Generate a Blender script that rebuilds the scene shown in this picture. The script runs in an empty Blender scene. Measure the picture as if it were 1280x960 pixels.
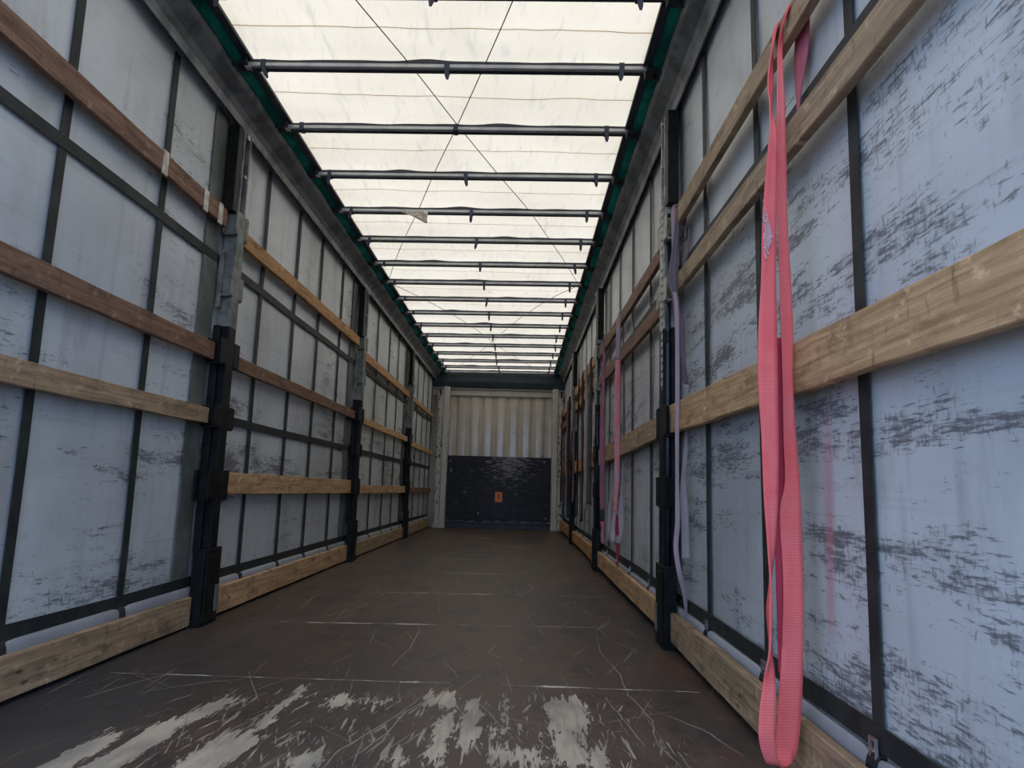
import bpy, bmesh, math, random
from mathutils import Vector, Matrix, noise
random.seed(7)
SC = bpy.context.scene
COL = SC.collection

# ------------------------------------------------------------------ camera
F_PX, CAM_H = 870.0, 0.763
def make_camera():
    d = Vector((650 - 640, -(611 - 480), -F_PX)).normalized()
    u = Vector((0.026, 1, 0)); u = (u - d * u.dot(d)).normalized()
    x = d.cross(u)
    M = Matrix((x, d, u)).to_4x4()
    M.translation = Vector((0, 0, CAM_H))
    cd = bpy.data.cameras.new('camera'); cd.sensor_width = 36; cd.lens = F_PX / 1280 * 36
    cd.clip_start = 0.02; cd.clip_end = 500
    o = bpy.data.objects.new('camera', cd); COL.objects.link(o); o.matrix_world = M
    SC.camera = o
make_camera()

# ------------------------------------------------------------------ sky and light
w = bpy.data.worlds.new('sky'); SC.world = w; w.use_nodes = True
nt = w.node_tree; nt.nodes.clear()
tc = nt.nodes.new('ShaderNodeTexCoord'); sep = nt.nodes.new('ShaderNodeSeparateXYZ')
cr = nt.nodes.new('ShaderNodeValToRGB'); bg = nt.nodes.new('ShaderNodeBackground'); out = nt.nodes.new('ShaderNodeOutputWorld')
mr = nt.nodes.new('ShaderNodeMapRange'); mr.inputs[1].default_value = -1; mr.inputs[2].default_value = 1
e = cr.color_ramp.elements
e[0].position = 0.47; e[0].color = (0.30, 0.32, 0.34, 1)
e[1].position = 0.53; e[1].color = (0.98, 1.48, 2.45, 1)
k = e.new(0.72); k.color = (0.88, 1.12, 1.58, 1)
k = e.new(1.0); k.color = (0.84, 0.86, 0.86, 1)
L = nt.links.new
L(tc.outputs['Generated'], sep.inputs[0]); L(sep.outputs['Z'], mr.inputs[0]); L(mr.outputs[0], cr.inputs[0])
L(cr.outputs[0], bg.inputs[0]); L(bg.outputs[0], out.inputs[0]); bg.inputs[1].default_value = 1.0
sd = bpy.data.lights.new('sun', 'SUN'); sd.energy = 1.2; sd.angle = math.radians(25); sd.color = (1, .95, .86)
so = bpy.data.objects.new('sun', sd); COL.objects.link(so); so.location = (2, 18, 20)
so.rotation_euler = (math.radians(-32), math.radians(8), 0)

vs = SC.view_settings
SC.display_settings.display_device = 'sRGB'
vs.view_transform = 'Standard'; vs.look = 'None'; vs.gamma = 1; vs.use_curve_mapping = False
vs.exposure = 0.75

# ------------------------------------------------------------------ node helper
class N:
    def __init__(s, name):
        s.m = bpy.data.materials.new(name); s.m.use_nodes = True
        s.t = s.m.node_tree; s.t.nodes.clear()
        s.out = s.t.nodes.new('ShaderNodeOutputMaterial')
        s.tc = s.t.nodes.new('ShaderNodeTexCoord')
        s.sp = s.t.nodes.new('ShaderNodeSeparateXYZ'); s.t.links.new(s.tc.outputs['Object'], s.sp.inputs[0])
        s.x, s.y, s.z = s.sp.outputs
    def put(s, v, i):
        if isinstance(v, (int, float)): i.default_value = v
        elif isinstance(v, (tuple, list)):
            i.default_value = tuple(v) + ((1,) if len(v) == 3 and i.type == 'RGBA' else ())
        else: s.t.links.new(v, i)
    def math(s, op, a, b=0.0, c=None, clamp=False):
        n = s.t.nodes.new('ShaderNodeMath'); n.operation = op; n.use_clamp = clamp
        s.put(a, n.inputs[0]); s.put(b, n.inputs[1])
        if c is not None: s.put(c, n.inputs[2])
        return n.outputs[0]
    def add(s, a, b): return s.math('ADD', a, b)
    def sub(s, a, b): return s.math('SUBTRACT', a, b)
    def mul(s, a, b): return s.math('MULTIPLY', a, b)
    def mx(s, a, b): return s.math('MAXIMUM', a, b)
    def mn(s, a, b): return s.math('MINIMUM', a, b)
    def ab(s, a): return s.math('ABSOLUTE', a)
    def vec(s, x, y, z):
        n = s.t.nodes.new('ShaderNodeCombineXYZ')
        for v, i in zip((x, y, z), n.inputs): s.put(v, i)
        return n.outputs[0]
    def sc(s, x, y, z, ox=0.0):
        return s.vec(s.math('MULTIPLY_ADD', s.x, x, ox), s.mul(s.y, y), s.mul(s.z, z))
    def noise(s, v, scale=1.0, detail=3.0, rough=.55, dist=0.0):
        n = s.t.nodes.new('ShaderNodeTexNoise'); s.put(v, n.inputs['Vector'])
        n.inputs['Scale'].default_value = scale; n.inputs['Detail'].default_value = detail
        n.inputs['Roughness'].default_value = rough; n.inputs['Distortion'].default_value = dist
        return n.outputs['Fac']
    def step(s, v, a, b):
        n = s.t.nodes.new('ShaderNodeMapRange'); n.interpolation_type = 'SMOOTHSTEP'
        s.put(v, n.inputs[0]); s.put(a, n.inputs[1]); s.put(b, n.inputs[2])
        return n.outputs[0]
    def bump01(s, v, c, w):        # soft hump of half width w centred on c
        return s.math('SUBTRACT', 1.0, s.mul(s.ab(s.sub(v, c)), 1.0 / w), clamp=True)
    def mix(s, f, a, b, mode='MIX'):
        n = s.t.nodes.new('ShaderNodeMix'); n.data_type = 'RGBA'; n.blend_type = mode
        s.put(f, n.inputs[0]); s.put(a, n.inputs[6]); s.put(b, n.inputs[7])
        return n.outputs[2]
    def ramp(s, f, stops):
        n = s.t.nodes.new('ShaderNodeValToRGB'); s.put(f, n.inputs[0]); el = n.color_ramp.elements
        el[0].position, el[0].color = stops[0][0], tuple(stops[0][1]) + (1,)
        el[1].position, el[1].color = stops[-1][0], tuple(stops[-1][1]) + (1,)
        for p, c in stops[1:-1]:
            q = el.new(p); q.color = tuple(c) + (1,)
        return n.outputs[0]
    def bump(s, h, strength=.3, dist=.01):
        n = s.t.nodes.new('ShaderNodeBump'); n.inputs['Strength'].default_value = strength
        n.inputs['Distance'].default_value = dist; s.put(h, n.inputs['Height']); return n.outputs[0]
    def bsdf(s, col, rough=.6, metal=0.0, normal=None, spec=.5):
        n = s.t.nodes.new('ShaderNodeBsdfPrincipled')
        s.put(col, n.inputs['Base Color']); s.put(rough, n.inputs['Roughness']); s.put(metal, n.inputs['Metallic'])
        s.put(spec, n.inputs['Specular IOR Level'])
        if normal is not None: s.put(normal, n.inputs['Normal'])
        s.t.links.new(n.outputs[0], s.out.inputs[0]); return s.m
MAT = {}

def mottled(name, col, col2, rough, metal=0.0, scale=9.0, lo=.4, hi=.65, spec=.5):
    n = N(name); f = n.step(n.noise(n.tc.outputs['Object'], scale, 4), lo, hi)
    MAT[name] = n.bsdf(n.mix(f, col, col2), rough, metal, spec=spec)
mottled('black_steel', (.004, .005, .005), (.012, .013, .014), .5, .0, 14, spec=.18)
mottled('blue_black_tube', (.010, .018, .032), (.02, .03, .045), .28, .1, 14)
mottled('galvanised', (.20, .21, .19), (.09, .10, .092), .5, .2, 12)
mottled('pale_rail', (.40, .38, .32), (.20, .19, .16), .5, .2, 16)
mottled('aluminium', (.22, .235, .25), (.10, .11, .12), .42, .35, 6)
mottled('bow_metal', (.52, .54, .56), (.38, .40, .43), .36, .4, 5)
mottled('dark_seal', (.010, .013, .017), (.02, .023, .027), .6, 0, 7)
mottled('dark_hem', (.018, .024, .038), (.03, .036, .05), .55, 0, 7)
n = N('green_tarp'); g_ = n.mix(n.step(n.noise(n.tc.outputs['Object'], 4.0, 4), .42, .6), (.002, .018, .016), (.004, .042, .033))
t = n.t.nodes.new('ShaderNodeBsdfTranslucent'); d = n.t.nodes.new('ShaderNodeBsdfDiffuse'); a_ = n.t.nodes.new('ShaderNodeMixShader'); a_.inputs[0].default_value = .6
n.put(g_, t.inputs[0]); n.put(g_, d.inputs[0])
for q_, i_ in ((t, 1), (d, 2)): n.t.links.new(q_.outputs[0], a_.inputs[i_])
n.t.links.new(a_.outputs[0], n.out.inputs[0]); MAT['green_tarp'] = n.m
mottled('blue_rubber', (.012, .020, .055), (.02, .03, .07), .5)
mottled('cable', (.06, .055, .045), (.10, .09, .07), .6)
mottled('header_paint', (.012, .026, .034), (.022, .042, .050), .5, 0, 5)
mottled('webbing', (.017, .021, .022), (.032, .037, .036), .6, 0, 10, spec=.3)
mottled('webbing_wide', (.085, .095, .088), (.145, .155, .145), .5, 0, 6)
mottled('asphalt', (.14, .14, .14), (.2, .2, .195), .9)
mottled('orange_label', (.88, .30, .11), (.74, .22, .08), .6, 0, 60, .45, .55)
mottled('buckle_metal', (.5, .5, .5), (.3, .3, .3), .35, .8)
mottled('grommet', (.55, .53, .48), (.3, .3, .3), .4, .3)
mottled('tape_scrap', (.42, .36, .30), (.70, .64, .58), .4, 0, 40)

# --- side curtain PVC
def curtain_mat(name, zb, base=(.565, .600, .625), dens=0.0, seed=0.0, pink_mark=False):
    n = N(name)
    big = n.noise(n.sc(1, .9, 1.3, seed), 1.0, 4)
    col = n.mix(n.step(big, .3, .72), tuple(c * 1.10 for c in base), tuple(c * .80 for c in base))
    smut = n.noise(n.sc(1, 3.2, 1.5, seed + 31), 1.0, 5, .6)
    col = n.mix(n.mul(n.step(smut, .50, .74), .55), col, (.29, .27, .245))
    hz = n.noise(n.sc(1, .8, 26, seed + 17), 1.0, 3, .55)
    col = n.mix(n.mul(n.step(hz, .54, .74), .22), col, (.24, .24, .24))
    # soft vertical wiping marks
    v = n.step(n.noise(n.sc(1, 16, 1.6, seed + 3), 1.0, 3), .52, .78)
    col = n.mix(n.mul(v, .28), col, (.22, .23, .25))
    # scuffs: fine horizontal dashes, only in patches
    zwarp = n.add(n.z, n.mul(n.noise(n.sc(1, .6, .0, seed), 1.0, 2), .12))
    band = n.mul(n.bump01(zwarp, zb[0][0], zb[0][1]), zb[0][2])
    for c, wd, a in zb[1:]: band = n.mx(band, n.mul(n.bump01(zwarp, c, wd), a))
    patch = n.add(n.noise(n.sc(1, .9, 2.0, seed + 9), 1.0, 3), n.mul(band, .22))
    clump = n.noise(n.sc(1, 3.0, 17, seed + 13), 1.0, 4, .65)
    dash = n.noise(n.sc(1, 17, 130, seed), 1.0, 4, .65)
    dash2 = n.noise(n.sc(1, 80, 30, seed + 5), 1.0, 4, .65)
    lng = n.noise(n.sc(1, 1.3, 120, seed + 6), 1.0, 2, .5)
    pc = n.add(n.mul(patch, .55), n.mul(clump, .62))
    m1 = n.step(n.add(n.mul(dash, .85), pc), 1.175 - dens, 1.29 - dens)
    m2 = n.step(n.add(n.mul(dash2, .80), pc), 1.16 - dens, 1.27 - dens)
    m3 = n.step(n.add(n.mul(lng, .9), n.mul(pc, .6)), 1.05 - dens, 1.13 - dens)
    col = n.mix(n.mul(m1, .78), col, (.085, .088, .10))
    col = n.mix(n.mul(m2, .55), col, (.10, .105, .115))
    col = n.mix(n.mul(m3, .55), col, (.12, .125, .14))
    soft = n.step(pc, .64, .92)
    col = n.mix(n.mul(soft, .32), col, (.21, .215, .24))
    if pink_mark:      # soft upright pink mark level with the sling
        yy = n.add(n.sub(n.y, 1.905), n.mul(n.sub(n.z, .7), .05))
        k_ = n.mul(n.math('SUBTRACT', 1.0, n.step(n.ab(yy), .004, .045)), n.math('SUBTRACT', 1.0, n.step(n.ab(n.sub(n.z, .68)), .16, .38)))
        col = n.mix(n.mul(k_, .55), col, (.60, .24, .28))
    h = n.add(n.noise(n.sc(1, 1.2, 1.2, seed), 1, 2), n.mul(n.noise(n.sc(1, 14, 3), 1, 3), .12))
    MAT[name] = n.bsdf(col, n.math('MULTIPLY_ADD', m1, .2, .36), 0, n.bump(h, .35, .03), .5)
curtain_mat('curtain_left', [(.36, .12, .8), (.92, .22, 1.0), (1.28, .14, .9), (1.62, .2, .4), (2.55, .25, .3)], seed=0, dens=.03)
curtain_mat('curtain_right', [(.70, .14, 1.25), (.95, .18, 1.1), (.42, .12, .5), (1.38, .14, .9), (1.62, .16, .9)], seed=21, dens=.045, pink_mark=True)

# --- wood
def wood(name, a, b, dark, seed=0.0):
    n = N(name)
    wz = n.add(n.z, n.mul(n.sub(n.noise(n.vec(seed, n.mul(n.y, 2.0), n.mul(n.z, 5)), 1, 2), .5), .035))
    g = n.noise(n.vec(n.math('MULTIPLY_ADD', n.x, 20, seed), n.mul(n.y, 2.2), n.mul(wz, 75)), 1.0, 5, .65, .3)
    col = n.mix(n.step(g, .30, .70), tuple(c * 1.18 for c in a), tuple(c * .80 for c in b))
    cl = n.noise(n.vec(seed, n.mul(n.y, 4.5), n.mul(n.z, 13)), 1.0, 5, .65)
    col = n.mix(n.mul(n.step(cl, .48, .72), .62), col, dark)
    cr_ = n.noise(n.vec(seed + 7, n.mul(n.y, 34), n.mul(n.z, 10)), 1.0, 4, .6)
    col = n.mix(n.mul(n.step(cr_, .58, .72), .50), col, dark)
    lt = n.noise(n.vec(seed + 2, n.mul(n.y, 12), n.mul(n.z, 16)), 1.0, 5, .65)
    col = n.mix(n.mul(n.step(lt, .56, .70), .60), col, tuple(min(1, c * 1.7 + .05) for c in a))
    v = n.t.nodes.new('ShaderNodeTexVoronoi'); n.put(n.vec(seed, n.mul(n.y, 3.6), n.mul(n.z, 11)), v.inputs['Vector']); v.inputs['Scale'].default_value = 1.0
    kn = n.math('SUBTRACT', 1.0, n.step(v.outputs['Distance'], .035, .11))
    col = n.mix(n.mul(kn, .8), col, tuple(c * .7 for c in dark))
    MAT[name] = n.bsdf(col, .68, 0, n.bump(n.add(g, n.mul(lt, .5)), .5, .004), .25)
wood('wood_tan', (.56, .36, .195), (.47, .285, .145), (.09, .055, .034), 1)
wood('wood_grey', (.40, .285, .178), (.31, .215, .13), (.065, .048, .036), 5)
wood('wood_brown', (.235, .135, .09), (.18, .100, .066), (.05, .03, .022), 9)
wood('wood_orange', (.50, .275, .125), (.40, .205, .090), (.10, .055, .03), 13)

# --- floor
def floor_mat():
    n = N('film_faced_plywood')
    big = n.noise(n.sc(1.1, .5, 1), 1.0, 5)
    col = n.mix(n.step(big, .32, .7), (.072, .052, .042), (.120, .086, .068))
    tr = n.noise(n.sc(2.2, .30, 1, 8), 1.0, 5, .6)
    col = n.mix(n.mul(n.step(tr, .48, .7), .7), col, (.050, .048, .050))
    blue = n.mul(n.step(n.x, .45, .75), n.step(n.noise(n.sc(3, 1.2, 1), 1, 4), .4, .6))
    col = n.mix(n.mul(blue, .8), col, (.030, .035, .040))
    blueL = n.mul(n.math('SUBTRACT', 1.0, n.step(n.x, -1.62, -1.15)), n.math('SUBTRACT', 1.0, n.step(n.y, 2.6, 4.4)))
    col = n.mix(n.mul(blueL, .75), col, (.030, .036, .046))
    red = n.mul(n.step(n.x, .50, .72), n.step(n.noise(n.sc(5, 2, 1, 4), 1, 4), .5, .62))
    col = n.mix(n.mul(red, .6), col, (.12, .055, .04))
    # rust and dust
    dust = n.noise(n.sc(9, 3, 1, 2), 1.0, 5, .65)
    col = n.mix(n.mul(n.step(dust, .56, .75), .45), col, (.17, .13, .11))
    blot = n.noise(n.sc(5, 3.2, 1, 22), 1.0, 6, .7)
    col = n.mix(n.mul(n.step(blot, .50, .66), .6), col, (.034, .028, .027))
    # faint fine scratches, three directions
    for ax, sx, sy, th, amt in ((0.10, 55, 1.2, .675, .6), (-.35, 48, 1.4, .69, .5), (1.2, 46, 1.6, .71, .45)):
        u = n.add(n.mul(n.x, math.cos(ax)), n.mul(n.y, math.sin(ax)))
        v = n.sub(n.mul(n.y, math.cos(ax)), n.mul(n.x, math.sin(ax)))
        s = n.noise(n.vec(n.mul(u, sx), n.mul(v, sy), ax * 10), 1.0, 2, .5)
        col = n.mix(n.mul(n.step(s, th, th + .05), amt), col, (.26, .23, .20))
    # worn-through patches where the film has gone
    wob = n.sub(n.noise(n.sc(16, 7, 1, 3), 1, 4), .5)
    wx = n.add(n.x, n.mul(wob, .07))
    stre = n.noise(n.sc(46, 5, 1), 1.0, 4, .6)
    wy = n.add(n.y, n.mul(n.sub(stre, .5), .42))
    def patch(cx, cy, hx, hy, sk=0.0, soft=.05, amp=1.0):
        ux = n.sub(n.sub(wx, cx), n.mul(n.sub(wy, cy), sk)) if sk else n.sub(wx, cx)
        a = n.math('MULTIPLY', n.sub(hx, n.ab(ux)), 1 / soft, clamp=True)
        b = n.math('MULTIPLY', n.sub(hy, n.ab(n.sub(wy, cy))), 1 / (soft * 2), clamp=True)
        return n.mul(n.mul(a, b), amp)
    P = [(-1.21, 2.06, .055, .20, .0), (-1.085, 2.12, .065, .28, .03), (-1.03, 2.47, .06, .17, .2), (-.985, 2.56, .075, .07, 0, .05, .9),
         (-.835, 2.10, .085, .20, .1), (-.80, 2.50, .033, .33, .0), (-.615, 2.60, .065, .10, 0), (-.665, 2.24, .05, .06, 0, .05, .8),
         (-.50, 2.62, .10, .06, 0, .05, .7), (-.43, 2.22, .05, .06, 0, .05, .7), (-.385, 2.43, .04, .05, 0, .05, .8),
         (-.27, 2.66, .09, .13, .0, .06, .9), (-.225, 2.28, .045, .26, .0), (-.14, 2.42, .045, .28, 0, .05, .95), (-.03, 2.55, .018, .27, 0, .04, .95),
         (.185, 2.55, .085, .22, .0), (.17, 2.22, .07, .20, .0, .06, .9), (.245, 2.14, .04, .15, 0), (.01, 2.14, .11, .11, 0, .06, .8),
         (.335, 2.28, .035, .035, 0, .04, .9), (-.06, 2.36, .07, .09, 0, .06, .6), (-.58, 2.05, .07, .12, 0, .05, .7), (-.33, 2.10, .05, .10, 0, .05, .8), (-.45, 2.69, .20, .025, 0, .04, .7), (.10, 2.30, .05, .05, 0, .05, .8)]
    m = patch(*P[0])
    for p in P[1:]: m = n.mx(m, patch(*p))
    tex = n.noise(n.sc(40, 12, 1, 6), 1.0, 4, .7)
    fine = n.noise(n.sc(120, 26, 1, 6), 1.0, 4, .7)
    worn = n.step(n.add(n.add(m, n.mul(n.sub(tex, .5), 1.3)), n.mul(n.sub(fine, .5), 1.1)), .28, .40)
    # loose streaks inside the worn zone
    zone = n.mul(n.mul(n.bump01(n.y, 2.2, .68), n.math('SUBTRACT', 1.0, n.step(n.x, .35, .6))), n.step(n.x, -1.35, -1.1))
    for ax, th, amt in ((0.02, .64, .9), (-.28, .66, .8), (.30, .67, .7)):
        u = n.add(n.mul(n.x, math.cos(ax)), n.mul(n.y, math.sin(ax)))
        v = n.sub(n.mul(n.y, math.cos(ax)), n.mul(n.x, math.sin(ax)))
        ls = n.noise(n.vec(n.mul(u, 60), n.mul(v, 4.5), ax * 20), 1.0, 3, .6)
        worn = n.mx(worn, n.mul(n.step(n.add(ls, n.mul(zone, .05)), th, th + .05), n.mul(n.step(zone, .05, .35), amt)))
    tone = n.noise(n.sc(5, 2.5, 1, 12), 1.0, 4)
    wc = n.mix(n.step(tone, .38, .62), (.58, .50, .40), (.36, .33, .28))
    wc = n.mix(n.mul(n.step(stre, .45, .65), .35), wc, (.24, .21, .18))
    col = n.mix(n.mul(worn, .92), col, wc)
    h = n.noise(n.sc(5, 3, 1), 1, 4)
    MAT['floor'] = n.bsdf(col, n.math('MULTIPLY_ADD', worn, .25, n.math('MULTIPLY_ADD', big, .35, .30)), 0, n.bump(h, .12, .01), .24)
floor_mat()
n = N('scratch'); MAT['scratch'] = n.bsdf(n.mix(n.noise(n.tc.outputs['Object'], 30), (.15, .125, .11), (.36, .32, .28)), .6)
n = N('pale_seam'); MAT['pale_seam'] = n.bsdf(n.mix(n.step(n.noise(n.tc.outputs['Object'], 6, 4), .42, .6), (.60, .56, .50), (.16, .13, .11)), .6)

# --- roof sheet
def roof_mat():
    n = N('translucent_roof_sheet')
    big = n.noise(n.sc(1.2, 1.2, 1), 1, 3)
    col = n.mix(n.step(big, .3, .7), (.80, .685, .525), (.72, .61, .455))
    st = n.noise(n.sc(18, 2.2, 1, 4), 1, 4, .6, .5)
    st2 = n.noise(n.sc(3, 2.0, 1, 14), 1, 3)
    col = n.mix(n.mul(n.mul(n.step(st, .52, .72), n.step(st2, .36, .60)), .55), col, (.50, .46, .40))
    fold = n.noise(n.vec(n.add(n.mul(n.x, 26), n.mul(n.y, 7)), n.mul(n.y, 3), 0), 1, 3)
    col = n.mix(n.mul(n.step(fold, .58, .72), .30), col, (.48, .44, .37))
    spots = n.noise(n.sc(20, 12, 1, 2), 1, 2)
    col = n.mix(n.mul(n.step(spots, .74, .80), .3), col, (.35, .33, .3))
    nrm = n.bump(n.add(fold, st), .5, .02)
    t = n.t.nodes.new('ShaderNodeBsdfTranslucent'); d = n.t.nodes.new('ShaderNodeBsdfDiffuse'); mxs = n.t.nodes.new('ShaderNodeMixShader')
    n.put(col, t.inputs[0]); n.put(col, d.inputs[0]); n.put(nrm, t.inputs[1]); n.put(nrm, d.inputs[1])
    mxs.inputs[0].default_value = .42
    L2 = n.t.links.new; L2(t.outputs[0], mxs.inputs[1]); L2(d.outputs[0], mxs.inputs[2]); L2(mxs.outputs[0], n.out.inputs[0])
    MAT['roof'] = n.m
roof_mat()
n = N('roof_seam')
t = n.t.nodes.new('ShaderNodeBsdfTranslucent'); t.inputs[0].default_value = (.66, .57, .44, 1)
n.t.links.new(t.outputs[0], n.out.inputs[0]); MAT['roof_seam'] = n.m

# --- front wall paint, columns, plywood
def paint():
    n = N('cream_panel')
    g = n.noise(n.sc(6, 1, 3), 1, 4)
    col = n.mix(n.step(g, .35, .7), (.56, .51, .43), (.46, .415, .345))
    d = n.noise(n.sc(10, 1, 8, 4), 1, 3)
    col = n.mix(n.mul(n.step(d, .68, .74), .6), col, (.10, .09, .08))
    MAT['cream_panel'] = n.bsdf(col, .20, 0, spec=.7)
    n = N('column_paint')
    g = n.noise(n.sc(5, 1, 2), 1, 4)
    MAT['column_paint'] = n.bsdf(n.mix(n.step(g, .35, .7), (.54, .52, .47), (.44, .425, .385)), .4)
    n = N('scuffed_column_edge')
    d = n.noise(n.sc(30, 4, 12, 3), 1, 4, .65)
    col = n.mix(n.step(d, .56, .60), (.52, .50, .44), (.018, .018, .016))
    MAT['column_edge'] = n.bsdf(col, .55)
    n = N('scuffed_black_plywood')
    g = n.noise(n.sc(3, 1, 3), 1, 4)
    col = n.mix(n.step(g, .35, .7), (.008, .008, .011), (.016, .016, .022))
    s1 = n.noise(n.sc(7, 1, 22, 6), 1, 6, .75)
    reg = n.mul(n.bump01(n.x, .20, .62), n.step(n.z, .45, 1.2))
    sc_ = n.step(n.add(s1, n.mul(reg, .19)), .56, .70)
    col = n.mix(n.mul(sc_, .75), col, (.27, .28, .34))
    painted_sheen = n.mul(n.bump01(n.x, .1, .75), n.bump01(n.z, .35, .75))  # bluish sheen of the panel, painted into its colour
    col = n.mix(n.mul(painted_sheen, .40), col, (.06, .065, .085))
    MAT['black_ply'] = n.bsdf(col, n.math('MULTIPLY_ADD', s1, .3, .34), spec=.3)
    n = N('dark_blue_sheet')
    s1 = n.noise(n.sc(5, 1, 30, 6), 1, 5, .7)
    MAT['kick'] = n.bsdf(n.mix(n.step(s1, .55, .7), (.004, .008, .012), (.03, .042, .055)), .4)
paint()

# --- webbing of the slings: fine cross ribs, faded
def sling(name, a, b, dirt, amt=.5):
    n = N(name)
    g = n.noise(n.sc(9, 9, 4), 1, 3)
    col = n.mix(n.step(g, .35, .68), a, b)
    wv = n.math('SINE', n.mul(n.z, 900.0))
    col = n.mix(n.mul(n.step(wv, .1, 1.0), .28), col, tuple(c * .72 for c in b))
    bl = n.noise(n.sc(6, 6, 7, 5), 1, 4)
    col = n.mix(n.mul(n.step(bl, .58, .72), amt), col, dirt)
    MAT[name] = n.bsdf(col, .7, 0, n.bump(wv, .25, .001), .25)
sling('sling_pink', (.96, .215, .215), (.92, .15, .155), (.66, .09, .065), .55)
sling('sling_patchy', (.80, .16, .20), (.56, .36, .40), (.50, .12, .15), .6)
sling('sling_rose', (.62, .17, .22), (.50, .13, .19), (.30, .08, .12), .45)
sling('sling_lilac', (.22, .175, .19), (.155, .125, .14), (.09, .07, .09), .5)
sling('sling_faded', (.47, .34, .38), (.40, .30, .34), (.28, .16, .19), .5)
sling('sling_white', (.44, .39, .395), (.34, .30, .31), (.18, .15, .18), .5)
sling('sling_dark_rose', (.42, .16, .21), (.26, .13, .16), (.06, .05, .06), .8)
sling('sling_black', (.03, .032, .036), (.05, .05, .055), (.02, .02, .02), .5)
sling('sling_teal', (.012, .10, .13), (.02, .07, .09), (.02, .03, .03), .5)
sling('sling_olive', (.10, .098, .085), (.07, .07, .062), (.05, .05, .045), .5)
sling('sling_maroon', (.13, .05, .05), (.09, .045, .045), (.04, .03, .03), .5)

# ------------------------------------------------------------------ mesh helpers
def finish(name, bm, mat, parent=None, smooth=False, bevel=0):
    me = bpy.data.meshes.new(name)
    bmesh.ops.recalc_face_normals(bm, faces=bm.faces)
    bm.to_mesh(me); bm.free()
    o = bpy.data.objects.new(name, me); COL.objects.link(o)
    for m in (mat if isinstance(mat, (list, tuple)) else [mat]): me.materials.append(MAT[m])
    if smooth:
        for p in me.polygons: p.use_smooth = True
    if parent: o.parent = parent
    if bevel:
        b = o.modifiers.new('bevel', 'BEVEL'); b.width = bevel; b.segments = 2; b.limit_method = 'ANGLE'
    return o
def tag(o, label, cat, group=None):
    o['label'] = label; o['category'] = cat
    if group: o['group'] = group
    return o
def struct(o, label=None):
    o['kind'] = 'structure'
    if label: o['label'] = label
    return o
def thing(name, label, cat, loc=(0, 0, 0), group=None):
    o = bpy.data.objects.new(name, None); COL.objects.link(o); o.location = loc; o.empty_display_size = .1
    return tag(o, label, cat, group)
def keep(o):           # parts are modelled in world coordinates: undo the parent's own position
    p = o.parent
    if p:
        off = Vector(p.location)
        o.data.transform(Matrix.Translation(-off))
    return o
def box(bm, a, b):
    xs, ys, zs = zip(a, b)
    v = [bm.verts.new((xs[i], ys[j], zs[k])) for i in (0, 1) for j in (0, 1) for k in (0, 1)]
    for f in ((0, 1, 3, 2), (4, 6, 7, 5), (0, 4, 5, 1), (2, 3, 7, 6), (0, 2, 6, 4), (1, 5, 7, 3)):
        bm.faces.new([v[i] for i in f])
def prism(bm, prof, axis, a, b):      # closed 2-D profile swept along an axis ('x','y','z')
    def P(p, t):
        return {'x': (t, p[0], p[1]), 'y': (p[0], t, p[1]), 'z': (p[0], p[1], t)}[axis]
    A = [bm.verts.new(P(p, a)) for p in prof]; B = [bm.verts.new(P(p, b)) for p in prof]
    m = len(prof)
    for i in range(m): bm.faces.new((A[i], A[(i + 1) % m], B[(i + 1) % m], B[i]))
    bm.faces.new(A); bm.faces.new(B[::-1])
def tube(bm, pts, r, seg=8, cap=True):
    pts = [Vector(p) for p in pts]; rings = []
    for i, p in enumerate(pts):
        t = (pts[min(i + 1, len(pts) - 1)] - pts[max(i - 1, 0)]).normalized()
        a = t.cross(Vector((0, 0, 1)))
        if a.length < .05: a = t.cross(Vector((0, 1, 0)))
        a.normalize(); b = t.cross(a)
        rr = r[i] if isinstance(r, (list, tuple)) else r
        rings.append([bm.verts.new(p + (a * math.cos(q) + b * math.sin(q)) * rr) for q in [2 * math.pi * j / seg for j in range(seg)]])
    for A, B in zip(rings, rings[1:]):
        for j in range(seg): bm.faces.new((A[j], A[(j + 1) % seg], B[(j + 1) % seg], B[j]))
    if cap: bm.faces.new(rings[0][::-1]); bm.faces.new(rings[-1])
def cat(p0, p1, p2, p3, t):
    return .5 * ((2 * p1) + (-p0 + p2) * t + (2 * p0 - 5 * p1 + 4 * p2 - p3) * t * t + (-p0 + 3 * p1 - 3 * p2 + p3) * t ** 3)
def smooth_rows(rows, sub=5):
    R = [(Vector(a), Vector(b)) for a, b in rows]; out = []
    for i in range(len(R) - 1):
        q = [R[max(0, min(len(R) - 1, i + k))] for k in (-1, 0, 1, 2)]
        for s in range(sub):
            t = s / sub
            out.append((cat(q[0][0], q[1][0], q[2][0], q[3][0], t), cat(q[0][1], q[1][1], q[2][1], q[3][1], t)))
    out.append(R[-1]); return out
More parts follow.
